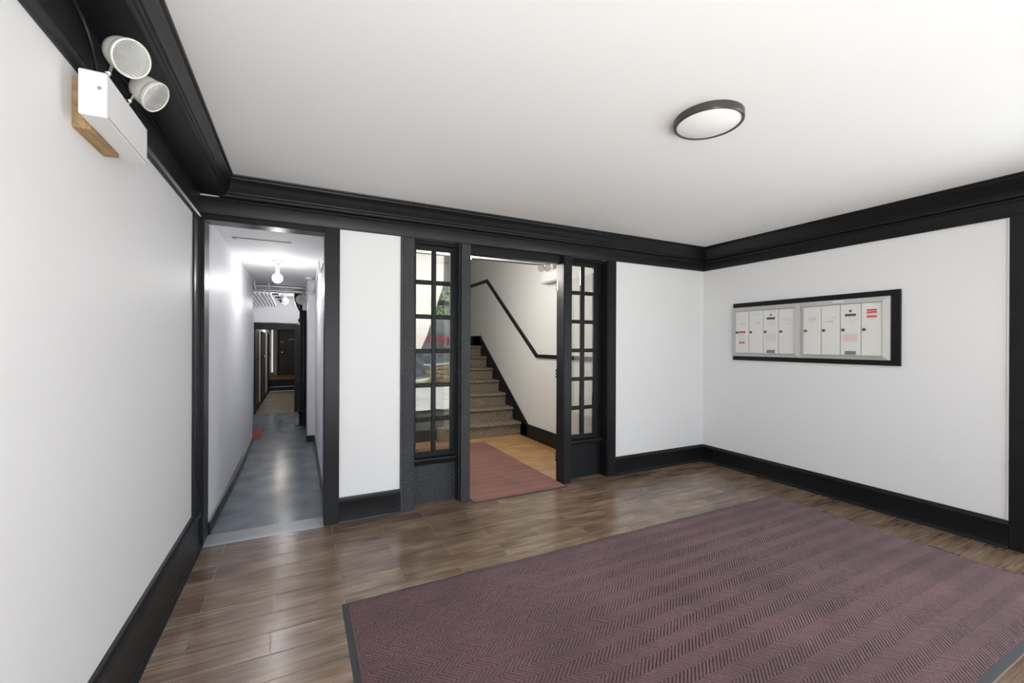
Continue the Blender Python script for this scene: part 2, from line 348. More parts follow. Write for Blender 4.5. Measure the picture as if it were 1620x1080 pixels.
# stair hall shell
mb = MB(); mb.box(HX, HX+.1, 3.70, 9.6, -.1, 4.6)
struct(mb.build('wall_right', HWALL), 'white stair hall wall with the black handrail band', 'wall')
struct(MB().box(.78, .88, 3.70, 5.95, -.1, 4.6).build('wall_left', HWALL), 'white left wall of the stair hall', 'wall')
struct(MB().box(.85, 1.87, 5.95, 6.05, -.1, 4.6).build('wall_back', HWALL), 'cream partition left of the stairs', 'wall')
struct(MB().box(1.77, 1.87, 6.05, 9.6, -.1, 4.6).build('wall_left', HWALL), 'inner white wall along the left of the stairs', 'wall')
struct(MB().box(1.77, HX+.1, 9.5, 9.6, -.1, 4.6).build('wall_back', HWALL), 'shaded wall at the top of the stair landing', 'wall')
mb = MB(); mb.box(.85, HX+.1, 3.70, 5.12, 2.50, 2.60); mb.box(.85, HX+.1, 5.06, 5.12, 2.50, 4.6); mb.box(.85, HX+.1, 5.06, 9.6, 4.5, 4.6)
struct(mb.build('ceiling', HWALL), 'white ceiling of the stair hall', 'ceiling')
# corridor shell
mb = MB()
mb.box(-.95, -.592, 3.70, 6.92, -.1, 2.45)
struct(mb.build('wall_left', CWALL), 'glossy white left wall of the corridor', 'wall')
struct(MB().box(-.92, -.80, 6.92, 17, -.1, 2.45).build('wall_left', CWALL), 'set-back left wall of the far corridor with black side doors', 'wall')
mb = MB()
mb.box(.195, .32, 3.70, 6.65, -.1, 2.45)
struct(mb.build('wall_right', CWALL), 'white right wall of the near corridor up to the jog', 'wall')
struct(MB().box(.10, .32, 6.65, 7.9, -.1, 2.45).box(.18, .32, 7.9, 9.65, -.1, 2.45).build('wall_right', CWALL), 'white right wall of the corridor beyond the jog', 'wall')
struct(MB().box(-.05, .08, 9.77, 17, -.1, 2.45).build('wall_right', CWALL), 'far right wall beyond the black corridor frame', 'wall')
mb = MB(); mb.box(-.80, .10, 9.65, 9.77, 1.80, 2.30); mb.box(-.03, .10, 9.65, 9.77, 0, 1.8)
struct(mb.build('wall_back', CWALL), 'pale blue-grey wall above the black corridor frame', 'wall')
struct(MB().box(-.95, .32, 3.70, 9.77, 2.30, 2.40).build('ceiling', CEIL), 'white corridor ceiling with bare bulbs', 'ceiling')
struct(MB().box(-.95, .32, 9.77, 17, 2.20, 2.30).build('ceiling', CWALL), 'far corridor ceiling beyond the black frame', 'ceiling')
struct(MB().box(-.95, .1, 16.4, 16.5, 0, 2.3).build('wall_back', CWALL), 'end wall of the corridor around the dark door', 'wall')

# ---------------------------------------------------------------- cornices
def prof_x(pts, x0, x1, name, label, m=BLACK):   # pts (distance from back wall, z)
    return struct(MB().prism([(D-d, z) for d, z in pts], 'x', x0, x1).build(name, m, smooth=True), label, 'trim')
board = [(0, 2.29), (.018, 2.29), (.022, 2.296), (.022, 2.385), (.03, 2.392), (.03, 2.404), (.022, 2.41), (0, 2.41)]
prof_x(board, XL, XR, 'trim_2', 'black frieze board across the back wall above the openings')
def crown(e):
    return [(0, 2.41), (.042, 2.41), (.050, 2.416), (.052, 2.432), (.062, 2.438), (.064, 2.447), (.070, 2.452), (e*.62, 2.490), (e*.80, 2.518), (e*.86, 2.524), (e*.88, 2.536), (e*.98, 2.540), (e, 2.5499), (0, 2.5499)]
prof_x(crown(.135), -.5, XR, 'trim_3', 'black stepped crown moulding along the back wall')
def prof_y(pts, y0, y1, name, label, side, m=BLACK):
    P = [(XR-d, z) if side > 0 else (XL+d, z) for d, z in pts]
    return struct(MB().prism(P, 'y', y0, y1).build(name, m, smooth=True), label, 'trim')
prof_y(board, YB, D-.022, 'trim_4', 'black frieze board along the right wall', 1)
prof_y(crown(.145), YB, D-.02, 'trim_5', 'black crown moulding along the right wall', 1)
lb = [(0, 2.245), (.010, 2.245), (.024, 2.252), (.030, 2.262), (.028, 2.274), (.016, 2.282), (.016, 2.42), (0, 2.42)]
prof_y(lb, YB, D-.022, 'trim_6', 'black board with a worn rounded lower bead on the left wall', -1, BLACKW)
lc = [(0, 2.42), (.160, 2.42), (.166, 2.426), (.168, 2.440), (.176, 2.444), (.178, 2.456), (.186, 2.46), (.194, 2.490), (.204, 2.514), (.207, 2.522), (.207, 2.534), (.216, 2.540), (.218, 2.5499), (0, 2.5499)]
prof_y(lc, YB, D-.022, 'trim_7', 'wide black boxed cornice with stepped crown on the left wall', -1)

# ---------------------------------------------------------------- baseboards
bbp = [(0, 0), (.036, 0), (.036, .010), (.030, .020), (.024, .024), (.022, .150), (.026, .158), (.026, .168), (.014, .180), (.010, .193), (0, .193)]
def bb_x(x0, x1, label, m=BLACK): return struct(MB().prism([(D-d, z) for d, z in bbp], 'x', x0, x1).build('baseboard_back', m, smooth=True), label, 'baseboard')
bb_x(.277, .750, 'worn black baseboard between the two left posts', BLACKW)
bb_x(3.023, XR-.01, 'black baseboard at the right end of the back wall')
struct(MB().prism([(XR-d, z) for d, z in bbp], 'y', 1.068, D-.02).build('baseboard_right', BLACK, smooth=True), 'black baseboard along the right wall under the mailboxes', 'baseboard')
lbp = [(0, 0), (.040, 0), (.040, .010), (.034, .022), (.026, .026), (.022, .034), (.020, .205), (.030, .215), (.030, .232), (.016, .246), (.014, .262), (.008, .267), (0, .267)]
struct(MB().prism([(XL+d, z) for d, z in lbp], 'y', YB, D-.0).build('baseboard_left', BLACK, smooth=True), 'tall black moulded baseboard along the left wall', 'baseboard')
mb = MB(); n = 24
for i in range(n):
    ya = 3.735+(6.92-3.735)*i/n; yb = 3.735+(6.92-3.735)*(i+1)/n
    ba = .012+.016*math.sin(PI*i/n)**2; bb = .012+.016*math.sin(PI*(i+1)/n)**2
    b = bmesh.new(); X = -.592
    vs_ = [b.verts.new(p) for p in [(X, ya, 0), (X+ba, ya, 0), (X+ba, ya, .091), (X, ya, .095), (X, yb, 0), (X+bb, yb, 0), (X+bb, yb, .091), (X, yb, .095)]]
    for f in ((1, 5, 6, 2), (2, 6, 7, 3)): b.faces.new([vs_[q] for q in f])
    if i in (0,): b.faces.new([vs_[q] for q in (0, 1, 2, 3)])
    mb.merge(b)
struct(mb.build('baseboard_left', BLACK, smooth=False), 'low wavy black baseboard of the corridor left wall', 'baseboard')
mb = MB(); mb.box(.180, .195, 3.70, 6.635, 0, .09); mb.box(.10, .195, 6.635, 6.65, 0, .09); mb.box(.085, .10, 6.635, 7.95, 0, .09)
struct(mb.build('baseboard_right', BLACK), 'low black baseboard around the jog of the corridor right wall', 'baseboard')
mb = MB(); mb.box(-.80, -.785, 9.8, 14.1, 0, .09)
struct(mb.build('baseboard_left', BLACK), 'black baseboard between the far corridor doors', 'baseboard')

# ---------------------------------------------------------------- posts and casings
def post(name, x0, x1, y0, y1, z0, z1, m, label, bev=.003):
    return struct(MB().box(x0, x1, y0, y1, z0, z1, bev).build(name, m), label, 'trim')
post('trim_8', .168, .276, D-.03, D+.16, 0, 2.289, BLACK, 'smooth black post right of the corridor opening')
mb = MB(); mb.box(.747, .759, D-.012, D, 0, 2.289, .002); mb.box(.763, .857, D-.022, D+.13, 0, 2.289, .003); mb.box(.857, .866, D-.004, D+.1, 0, 2.289, .002)
struct(mb.build('trim_9', TEXB), 'wrinkled black post left of the left glazed sidelight', 'trim')
mb = MB(); mb.box(1.262, 1.272, D-.002, D+.1, 0, 2.289, .002); mb.box(1.274, 1.362, D-.022, D+.05, 0, 2.289, .003)
struct(mb.build('trim_10', TEXB2), 'hammered black post at the left edge of the stair hall opening', 'trim')
mb = MB(); mb.box(2.353, 2.360, D-.018, D+.11, 0, 2.289, .001); mb.box(2.361, 2.452, D-.022, D+.11, 0, 2.289, .003)
struct(mb.build('trim_11', BLACK), 'black hinged-side post at the right edge of the stair hall opening', 'trim')
mb = MB(); mb.box(2.904, 2.912, D-.016, D+.1, 0, 2.289, .001); mb.box(2.914, 3.023, D-.022, D+.05, 0, 2.289, .003)
struct(mb.build('trim_12', BLACK), 'black post right of the right glazed sidelight', 'trim')
post('trim_13', 1.362, 2.353, D+.03, D+.11, 2.214, 2.299, BLACK, 'black head jamb over the stair hall opening', .002)
mb = MB(); mb.box(-.618, .168, D-.006, D+.14, 2.25, 2.30, .002); mb.box(-.628, -.590, D-.002, D+.17, 0, 2.25, .002)
struct(mb.build('trim_14', BLACK), 'thin black lining around the corridor opening', 'trim')
mb = MB(); mb.box(XL, XL+.012, 3.395, D-.045, .267, 2.25, .003); mb.box(XL, XL+.020, D-.04, D-.003, 0, 2.25, .003)
struct(mb.build('trim_15', BLACKW), 'narrow black casing in the corner between left wall and corridor', 'trim')
mb = MB(); mb.box(XR-.022, XR, .80, 1.068, 0, 2.30, .003); mb.box(XR-.030, XR, .74, .80, 0, 2.30, .003)
struct(mb.build('trim_16', BLACK), 'black door casing at the right edge of the view', 'trim')
struct(MB().box(XR-.012, XR-.0005, 1.069, 1.082, .193, 2.288, .002).build('trim_17', WALL), 'white caulk bead beside the right door casing', 'trim')
hl = post('trim_18', .866, 1.262, D+.045, D+.13, 2.262, 2.299, BLACK, 'black head strip above the left sidelight', .001)
hl = post('trim_19', 2.452, 2.904, D+.045, D+.13, 2.262, 2.299, BLACK, 'black head strip above the right sidelight', .001)

# ---------------------------------------------------------------- glazed sidelights
def sidelight(name, label, x0, x1, c1, c2, tex, yf=3.65):
    w_ = empty(name, ((x0+x1)/2, yf, 0), label, 'window', None, 'structure')
    th_ = .032; top = 2.262
    tops = [2.219-.301*i for i in range(6)]
    def bld(mb, nm, m, parent=w_, lab=None):
        o = mb.build(nm, m, parent); 
        if lab: o['label'] = lab
        return o
    bld(MB().box(x0, c1[0]-.001, yf, yf+th_, .33, top, .002), 'stile', BLACK)
    bld(MB().box(c2[1]+.001, x1, yf, yf+th_, .33, top, .002), 'stile', BLACK)
    bld(MB().box(c1[0]-.001, c2[1]+.001, yf, yf+th_, 2.219, top, .002), 'top_rail', BLACK)
    bld(MB().box(c1[0]-.001, c2[1]+.001, yf, yf+th_, .405, tops[5]-.262, .002), 'bottom_rail', BLACK)
    # moulded ledge
    bld(MB().prism([(yf+.02, .405), (yf-.012, .405), (yf-.030, .396), (yf-.034, .384), (yf-.022, .374), (yf-.020, .362), (yf-.006, .350), (yf-.004, .336), (yf+.02, .336)], 'x', x0, x1), 'ledge', BLACK)
    bld(MB().box(x0, x1, yf+.004, yf+.036, 0, .338, .002), 'kick_panel', tex)
    bld(MB().box(c1[1]+.0005, c2[0]-.0005, yf, yf+th_, tops[5]-.262, 2.219, .005), 'muntin', BLACK)
    for i in range(5):
        for (a, b) in (c1, c2):
            bld(MB().box(a, b, yf+.001, yf+th_-.001, tops[i+1], tops[i]-.262, .005), 'muntin', BLACK)
    for i in range(6):
        for (a, b) in (c1, c2):
            o = MB().box(a, b, yf+.014, yf+.017, tops[i]-.262, tops[i]).build('pane', GLASS, w_)
    return w_
sidelight('window_1', 'black twelve-pane sidelight left of the stair hall opening', .862, 1.272, (.901, 1.038), (1.080, 1.210), TEXB2)
sidelight('window_2', 'black twelve-pane sidelight right of the stair hall opening', 2.452, 2.904, (2.520, 2.642), (2.692, 2.810), BLACK)

# hinge leaves left on the bare jamb
for i, (z, lab) in enumerate(((2.0, 'topmost'), (1.10, 'middle'), (.25, 'lowest'))):
    h = MB().box(2.350, 2.3535, D+.078, D+.108, z-.05, z+.05, .0008)
    h = h.build('hinge_leaf', ALU if i == 0 else BLACK); tag(h, lab+' hinge leaf on the jamb right of the stair hall opening', 'hinge', 'hinge leaves on the bare jamb')
    for k in range(3):
        MB().tube([(2.351, D+.112, z-.045+k*.034), (2.351, D+.112, z-.027+k*.034)], .0055, 8).build('knuckle', BLACK, h)

# ---------------------------------------------------------------- rugs
def rug(name, x0, x1, y0, y1, pile, label, e=.028):
    r = empty(name, ((x0+x1)/2, (y0+y1)/2, 0), label, 'rug')
    mb = MB(); P = [(x0, y0), (x1, y0), (x1, y1), (x0, y1)]; Q = [(x0+e, y0+e), (x1-e, y0+e), (x1-e, y1-e), (x0+e, y1-e)]
    b = bmesh.new()
    lo = [b.verts.new((x, y, .0008)) for x, y in P]; a = [b.verts.new((x, y, .003)) for x, y in P]; c = [b.verts.new((x, y, .0065)) for x, y in Q]; dn = [b.verts.new((x, y, .0008)) for x, y in Q]
    for i in range(4):
        j = (i+1) % 4
        b.faces.new((lo[i], lo[j], a[j], a[i])); b.faces.new((a[i], a[j], c[j], c[i])); b.faces.new((c[i], c[j], dn[j], dn[i])); b.faces.new((dn[i], dn[j], lo[j], lo[i]))
    bmesh.ops.recalc_face_normals(b, faces=b.faces[:]); mb.merge(b)
    mb.build('rubber_border', RUBBER, r)
    MB().box(x0+e, x1-e, y0+e, y1-e, .001, .0045).build('backing', PILEBACK, r)
    # raised chevron ribs, clipped to the mat
    HB, PX, K = .064, .0225, 1.15
    vs_, fs = [], []
    nb = int(math.ceil((y1-y0-2*e)/HB))
    for j in range(nb):
        ya, yb = y0+e+j*HB, min(y0+e+(j+1)*HB, y1-e)
        if yb-ya < .004: continue
        sg = 1 if j % 2 == 0 else -1
        GAP = .0056 if sg > 0 else .0038
        sh = K*(yb-ya)*sg; base = 0 if sg > 0 else K*HB
        x = x0+e-K*HB-PX
        n = int((x1-x0)/PX)+10
        for i in range(n):
            xa = x+i*PX+base
            q = [(xa, ya), (xa+PX-GAP, ya), (xa+PX-GAP+sh, yb), (xa+sh, yb)]
            lo_, hi_ = x0+e, x1-e
            if max(p[0] for p in q) <= lo_ or min(p[0] for p in q) >= hi_: continue
            q = [(min(max(px_, lo_), hi_), py_) for px_, py_ in q]
            h_ = .0130+random.uniform(-.0004, .0004); B0 = len(vs_); in_ = .0008
            cx = sum(p[0] for p in q)/4; cy = sum(p[1] for p in q)/4
            vs_ += [(a, b, .0043) for a, b in q]+[(a+(in_ if a < cx else -in_), b, h_) for a, b in q]
            fs += [(B0+4, B0+5, B0+6, B0+7)]+[(B0+t, B0+(t+1) % 4, B0+4+(t+1) % 4, B0+4+t) for t in range(4)]
    me = bpy.data.meshes.new('pile'); me.from_pydata(vs_, [], fs); me.materials.append(pile)
    o = bpy.data.objects.new('pile', me); col.objects.link(o); o.parent = r; o.location = -WLOC(r); o['kind'] = 'stuff'
    return r
rug('entrance_mat', .205, 3.925, .675, 2.425, RUG, 'large maroon chevron entrance mat in the middle of the lobby floor')
rug('runner_mat', 1.362, 2.352, 3.455, 5.56, RUNNER, 'brick-red chevron mat lying through the stair hall opening', .014)

# ---------------------------------------------------------------- ceiling lamp
L0 = (1.845, 1.470, ZC)
cl = empty('ceiling_lamp', L0, 'flat round ceiling lamp with dark bronze rim', 'lamp')
R_ = .163
MB().lathe([(0, 0), (R_-.004, 0), (R_, -.003), (R_, -.034), (R_-.004, -.038), (R_-.011, -.038), (R_-.012, -.031), (0, -.031)], 96, Matrix.Translation(L0)).build('rim', BRONZE, cl, True)
MB().lathe([(0, -.0312), (R_-.0125, -.0312), (R_-.016, -.034), (0, -.035)], 96, Matrix.Translation(L0)).build('diffuser', DIFF, cl, True)

# ---------------------------------------------------------------- emergency light on left wall
bx = empty('emergency_light', (-.56, 1.87, 2.07), 'white two-headed emergency light on raw wood under the left cornice', 'light')
MB().box(XL, -.585, 1.765, 2.00, 2.062, 2.215, .002).build('mounting_block', RAWWOOD, bx)
mb = MB().box(-.585, -.520, 1.68, 2.055, 2.073, 2.207, .003)
hs = mb.build('housing', WPLAS, bx)
MB().box(-.5196, -.5186, 1.69, 2.05, 2.0765, 2.0785).build('seam', GREYMARK, hs)
MB().lathe([(0, 0), (.005, 0), (.004, .002), (0, .002)], 12, Matrix.Translation((-.535, 1.6735, 2.155)) @ Matrix.Rotation(PI/2, 4, 'X')).build('screw', GREYMARK, hs)
def lamp_head(c, n, parent, R=.056, knuckle=None, m=CREAM):
    c = Vector(c); n = Vector(n).normalized(); Q = n.to_track_quat('Z', 'Y').to_matrix().to_4x4(); M = Matrix.Translation(c) @ Q
    k = R/.056
    pr = [(0, -.076), (.016, -.0755), (.031, -.071), (.043, -.060), (.0495, -.044), (.0525, -.026), (.053, -.013), (.0555, -.011), (.0575, -.004), (.0575, .004), (.054, .006), (.0515, .003), (0, .0)]
    h = MB().lathe([(r*k, z*k) for r, z in pr], 40, M).build('lamp_head', m, parent, True)
    ln = MB().lathe([(r*k, z*k) for r, z in [(0.0515, .0035), (.045, .006), (.03, .0085), (.015, .0095), (0, .0098)]], 40, Matrix.Identity(4)).build('lens', LENS, h, True)
    ln.matrix_parent_inverse = Matrix.Identity(4); ln.matrix_basis = Matrix.Translation(-WLOC(h)) @ M if False else M
    ln.matrix_basis = Matrix.Translation(-WLOC(h)) @ M
    if knuckle:
        kb = Vector(knuckle)
        q1 = c-n*.035*k+(kb-c).normalized()*.052*k
        MB().tube([kb, kb+Vector((0, 0, .010))], .012*k, 14).tube([kb+Vector((0, 0, .004)), (kb+q1)/2+Vector((0, 0, .004)), q1], .0058*k, 10).lathe([(0, -.009*k), (.006*k, -.007*k), (.009*k, 0), (.006*k, .007*k), (0, .009*k)], 14, Matrix.Translation((kb+q1)/2+Vector((0, 0, .004)))).build('swivel', CHROME, h, True)
lamp_head((-.484, 1.750, 2.303), (.70, -.52, -.47), bx, .056, (-.545, 1.745, 2.205))
lamp_head((-.470, 1.945, 2.286), (.80, -.16, -.56), bx, .055, (-.540, 1.90, 2.205))
# wiring of the emergency light
def smooth_path(P, n=8):
    P = [Vector(p) for p in P]; out = []
    for i in range(len(P)-1):
        p0 = P[max(i-1, 0)]; p1 = P[i]; p2 = P[i+1]; p3 = P[min(i+2, len(P)-1)]
        for k in range(n):
            t = k/n; out.append(.5*((2*p1)+(-p0+p2)*t+(2*p0-5*p1+4*p2-p3)*t*t+(-p0+3*p1-3*p2+p3)*t**3))
    out.append(P[-1]); return out
tag(MB().tube(smooth_path([(-.600, 1.40, 2.412), (-.600, 1.60, 2.412), (-.598, 1.70, 2.400), (-.585, 1.755, 2.345), (-.575, 1.775, 2.27), (-.572, 1.78, 2.212)]), .0065, 10).build('conduit', BLACK, None, True), 'bent black conduit dropping into the emergency light box', 'conduit')
tag(MB().tube(smooth_path([(-.600, 2.05, 2.395), (-.606, 2.3, 2.412), (-.607, 2.8, 2.412), (-.607, 3.50, 2.412)]), .004, 8).build('cable', BLACK, None, True), 'thin black cable running along the left cornice to the corner', 'cable')

# ---------------------------------------------------------------- mailboxes
XB = XR-.022
bk = MB().box(XB, XR-.0005, 1.658, 3.149, 1.232, 1.862, .002).build('backboard', BLACK)
tag(bk, 'black wooden backboard behind the two mailbox units', 'board')
XF = XR-.047
def mark(parent, y0, y1, z0, z1, m, name, t=.0009, x=None):
    x = XF+.012-.003 if x is None else x
    a, b = min(y0, y1), max(y0, y1)
    return MB().box(x-t, x, a, b, z0, z1).build(name, m, parent)
def mailbox(y_lo, y_hi, d_lo, d_hi, label):
    u = empty('mailbox_unit', (XB, (y_lo+y_hi)/2, 1.277), label, 'mailbox', 'aluminium mailbox units on the right wall')
    z0, z1 = 1.277, 1.812; dz0, dz1 = 1.309, 1.770
    # mitred frame: four sloped members
    def mem(q): 
        b = bmesh.new(); o_, i_ = q
        v = [b.verts.new((XB, *p)) for p in o_]+[b.verts.new((XF+.008, *p)) for p in o_]+[b.verts.new((XF-.004, *p)) for p in i_]+[b.verts.new((XB, *p)) for p in i_]
        for f in ((0, 1, 3, 2), (2, 3, 5, 4), (4, 5, 7, 6), (0, 2, 4, 6), (1, 7, 5, 3), (0, 6, 7, 1)): b.faces.new([v[k] for k in f])
        bmesh.ops.recalc_face_normals(b, faces=b.faces[:]); mm = MB(); mm.merge(b); mm.build('frame_member', ALU, u)
    A = [(y_lo, z0), (y_hi, z0), (y_hi, z1), (y_lo, z1)]; B_ = [(d_lo, dz0), (d_hi, dz0), (d_hi, dz1), (d_lo, dz1)]
    for i in range(4): mem(((A[i], A[(i+1) % 4]), (B_[i], B_[(i+1) % 4])))
    MB().box(XB-.006, XB, d_lo, d_hi, dz0, dz1).build('inner_panel', GREYMARK, u)
    ds = []
    wd = (d_hi-d_lo)/4
    for i in range(4):     # from the left in the view (large y) to the right
        b = d_hi-wd*i-.0035; a = d_hi-wd*(i+1)+.0035
        d = MB().box(XF+.009, XF+.02, a, b, dz0+.004, dz1-.004, .0012).build('mailbox_door', MBW, u); ds.append((d, a, b))
        lk = MB().lathe([(0, .008), (.010, .008), (.0135, .006), (.0135, 0), (0, 0)], 20, Matrix.Translation((XF+.009, b-.020, 1.538)) @ Matrix.Rotation(-PI/2, 4, 'Y')).build('lock', DARKMETAL, d, True)
        mark(d, b-.0225, b-.0175, 1.530, 1.546, DARKMARK, 'keyhole', .0015, XF+.0015)
    return u, ds
def M_(dd, fy0, fy1, z0, z1, m, nm='marking'):
    d, a, b = dd; return mark(d, b-(b-a)*fy0, b-(b-a)*fy1, z0, z1, m, nm, .0009, XF+.009)
def scribble(dd, fy0, fy1, z, rows_, m, h=.004, gap=.009):
    rnd = random.Random(int(fy0*1000)+int(z*1000)); f = MB(); d, a, b = dd
    for r in range(rows_):
        y = fy0+rnd.uniform(0, .04)
        while y < fy1:
            w_ = rnd.uniform(.02, .07); zz = z-r*gap+rnd.uniform(-.001, .001)
            f.box(XF+.0082, XF+.009, b-(b-a)*(y+w_), b-(b-a)*y, zz, zz+h*rnd.uniform(.5, 1.2)); y += w_+rnd.uniform(.012, .03)
    f.build('lettering', m, d)
u1, dl = mailbox(2.421, 3.142, 2.470, 3.110, 'left mailbox unit with four white doors, next to the room corner')
u2, dr = mailbox(1.722, 2.419, 1.766, 2.396, 'right mailbox unit with four white doors and a red striped sticker')
# left unit door 1..4
scribble(dl[0], .35, .75, 1.632, 2, FAINT); M_(dl[0], .25, .78, 1.528, 1.553, ORANGE, 'sticker'); M_(dl[0], .22, .72, 1.450, 1.520, PALE, 'sticker'); M_(dl[0], .27, .72, 1.415, 1.438, ORANGE, 'sticker')
scribble(dl[1], .25, .75, 1.735, 1, FAINT, .002); scribble(dl[1], .25, .75, 1.72, 1, FAINT, .002); scribble(dl[1], .45, .75, 1.635, 2, FAINT)
def dot(dd, fy, z, r, m):
    d, a, b = dd
    MB().lathe([(0, .0012), (r, .0012), (r, 0), (0, 0)], 18, Matrix.Translation((XF+.009, b-(b-a)*fy, z)) @ Matrix.Rotation(-PI/2, 4, 'Y')).build('label_dot', m, d)
for dd, s in ((dl[2], 0), (dr[2], 0)):
    dot(dd, .5, 1.712 if dd is dl[2] else 1.705, .011, DARKMARK); M_(dd, .22, .78, 1.665 if dd is dl[2] else 1.658, 1.688 if dd is dl[2] else 1.680, DARKMARK, 'name_label')
    scribble(dd, .25, .8, 1.64, 1, FAINT, .0018); scribble(dd, .25, .8, 1.62, 1, FAINT, .0018); scribble(dd, .42, .6, 1.605, 1, GREYMARK, .004)
    M_(dd, .22, .78, 1.318, 1.350, MIDMARK, 'name_label')
scribble(dl[2], .2, .8, 1.752, 1, FAINT, .002); M_(dl[2], .15, .85, 1.44, 1.52, PALE, 'sticker')
M_(dl[3], .2, .72, 1.64, 1.672, PALE, 'sticker'); scribble(dl[3], .45, .62, 1.612, 1, GREYMARK); scribble(dl[3], .72, .9, 1.635, 1, FAINT)
scribble(dr[0], .3, .75, 1.655, 3, FAINT, .005); scribble(dr[0], .35, .55, 1.622, 1, GREYMARK, .003)
scribble(dr[1], .25, .75, 1.65, 1, FAINT, .002); scribble(dr[1], .2, .65, 1.622, 2, GREYMARK, .004, .008); M_(dr[1], .72, .735, 1.64, 1.665, GREYMARK)
M_(dr[2], .10, .88, 1.430, 1.505, PALE, 'sticker'); o = mark(dr[2][0], dr[2][2]-.158*.17, dr[2][2]-.158*.80, 1.44, 1.496, PINK, 'sticker', .0006, XF+.0081)
M_(dr[3], .22, .74, 1.632, 1.712, PINK, 'sticker')
for z in (1.697, 1.678, 1.642): mark(dr[3][0], dr[3][2]-.158*.26, dr[3][2]-.158*.70, z, z+.013, REDS, 'red_stripe', .0006, XF+.0081)
scribble(dr[3], .42, .62, 1.620, 1, GREYMARK, .004)
o = MB().box(XF-.0005, XF+.007, 2.05, 2.14, 1.787, 1.803, .0005).build('tag_plate', WPLAS, u2)

# ---------------------------------------------------------------- stairs
st = empty('staircase', (2.5, 5.81, 0), 'brown carpeted staircase rising behind the stair hall opening', 'stairs', None, 'structure')
RISE, RUN = .195, .271
for k_ in range(7):
    y = 5.81+RUN*k_; z = RISE*(k_+1)
    x0 = 1.875
    pr = [(y+RUN+.02, z-.0), (y+RUN+.02, z-RISE)] if k_ < 6 else [(9.5, z), (9.5, z-RISE)]
    pts = [(y, z-RISE), (y, z-.055), (y-.018, z-.045), (y-.030, z-.028), (y-.028, z-.012), (y-.014, z-.001), (y+.01, z+.002)]+pr
    mb = MB().prism(pts, 'x', x0, 3.0675)
    if k_ == 0:
        mb.prism([(1.875, 5.80), (1.875, 5.945), (1.80, 5.945), (1.765, 5.92), (1.752, 5.88), (1.765, 5.835), (1.80, 5.808)], 'z', 0, z)
    o = mb.build('step', CARPET, st, True)
# right black stringer with raking cap
def lineprism(name, segs, x0, x1, m, parent=None):
    mb = MB()
    for q in segs: mb.prism(q, 'x', x0, x1)
    return mb.build(name, m, parent)
sk = [[(3.70, 0), (5.81, 0), (5.81, .193), (3.70, .193)],
      [(5.63, 0), (6.15, 0), (7.85, 1.20), (7.85, 1.555), (7.50, 1.555), (5.60, .193), (5.60, .0)],
      [(7.45, 1.36), (9.5, 1.36), (9.5, 1.555), (7.45, 1.555)]]
b1 = struct(lineprism('baseboard_right', sk, HX-.022, HX, BLACK), 'black baseboard and stair stringer rising along the stair hall wall', 'baseboard')
cap = [[(3.70, .165), (5.615, .165), (5.615, .180), (3.70, .180)], [(5.60, .165), (7.52, 1.527), (7.50, 1.545), (5.60, .183)], [(7.50, 1.525), (9.5, 1.525), (9.5, 1.541), (7.50, 1.541)], [(3.70, 0), (5.81, 0), (5.81, .018), (3.70, .018)]]
lineprism('moulding', cap, HX-.034, HX-.0215, BLACK, b1)
# handrail band on the wall
rl = MB()
for q in ([(3.70, 1.203), (5.335, 1.203), (5.318, 1.252), (3.70, 1.252)], [(5.335, 1.203), (7.175, 2.528), (7.165, 2.590), (5.315, 1.250)], [(7.170, 2.530), (9.5, 2.530), (9.5, 2.585), (7.165, 2.585)]):
    rl.prism(q, 'x', HX-.030, HX)
tag(rl.build('handrail_band', BLACK), 'flat black handrail band climbing the stair hall wall', 'handrail')
# dark panel added left of stairs so reflections show in the panes
sp = MB().prism([(.885, 0), (1.872, 0), (1.872, 2.28), (1.62, 1.50), (1.53, 1.31), (.885, 1.13)], 'y', 5.935, 5.95).build('trim_20', BLACK)
struct(sp, 'added black panel left of the stairs, dark backing for the pane reflections', 'trim')
# hall lamp
hlm = empty('hall_lamp', (1.75, 4.86, 2.50), 'small lit lamp on the stair hall ceiling behind the post', 'lamp')
MB().lathe([(0, 0), (.11, 0), (.11, -.015), (.0, -.015)], 40, Matrix.Translation((1.75, 4.86, 2.50))).build('base', WPLAS, hlm, True)
MB().lathe([(.10, -.015), (.125, -.03), (.13, -.05), (.11, -.075), (.06, -.092), (0, -.096)], 40, Matrix.Translation((1.75, 4.86, 2.50))).build('shade', HLAMP, hlm, True)
light('hall_lamp_light', 'POINT', (1.75, 4.86, 2.33), 64, (1, .97, .92), shadow_soft_size=.10)
# hall emergency light on right wall
he = empty('emergency_light', (HX, 4.93, 2.3), 'white emergency light high on the stair hall wall by the jamb', 'light')
MB().box(HX-.07, HX, 4.66, 5.10, 2.26, 2.395, .004).build('housing', WPLAS, he)
MB().box(HX-.13, HX, 4.60, 5.02, 2.222, 2.240, .003).build('bracket', mat('grey_bracket', (.55, .55, .54), .5), he)  # bracket in a darker grey than the housing
lamp_head((HX-.13, 5.02, 2.44), (-.75, -.35, -.45), he, .045, (HX-.04, 5.0, 2.395), CHROME)
lamp_head((HX-.12, 4.86, 2.435), (-.5, -.75, -.35), he, .045, (HX-.04, 4.84, 2.395), CHROME)

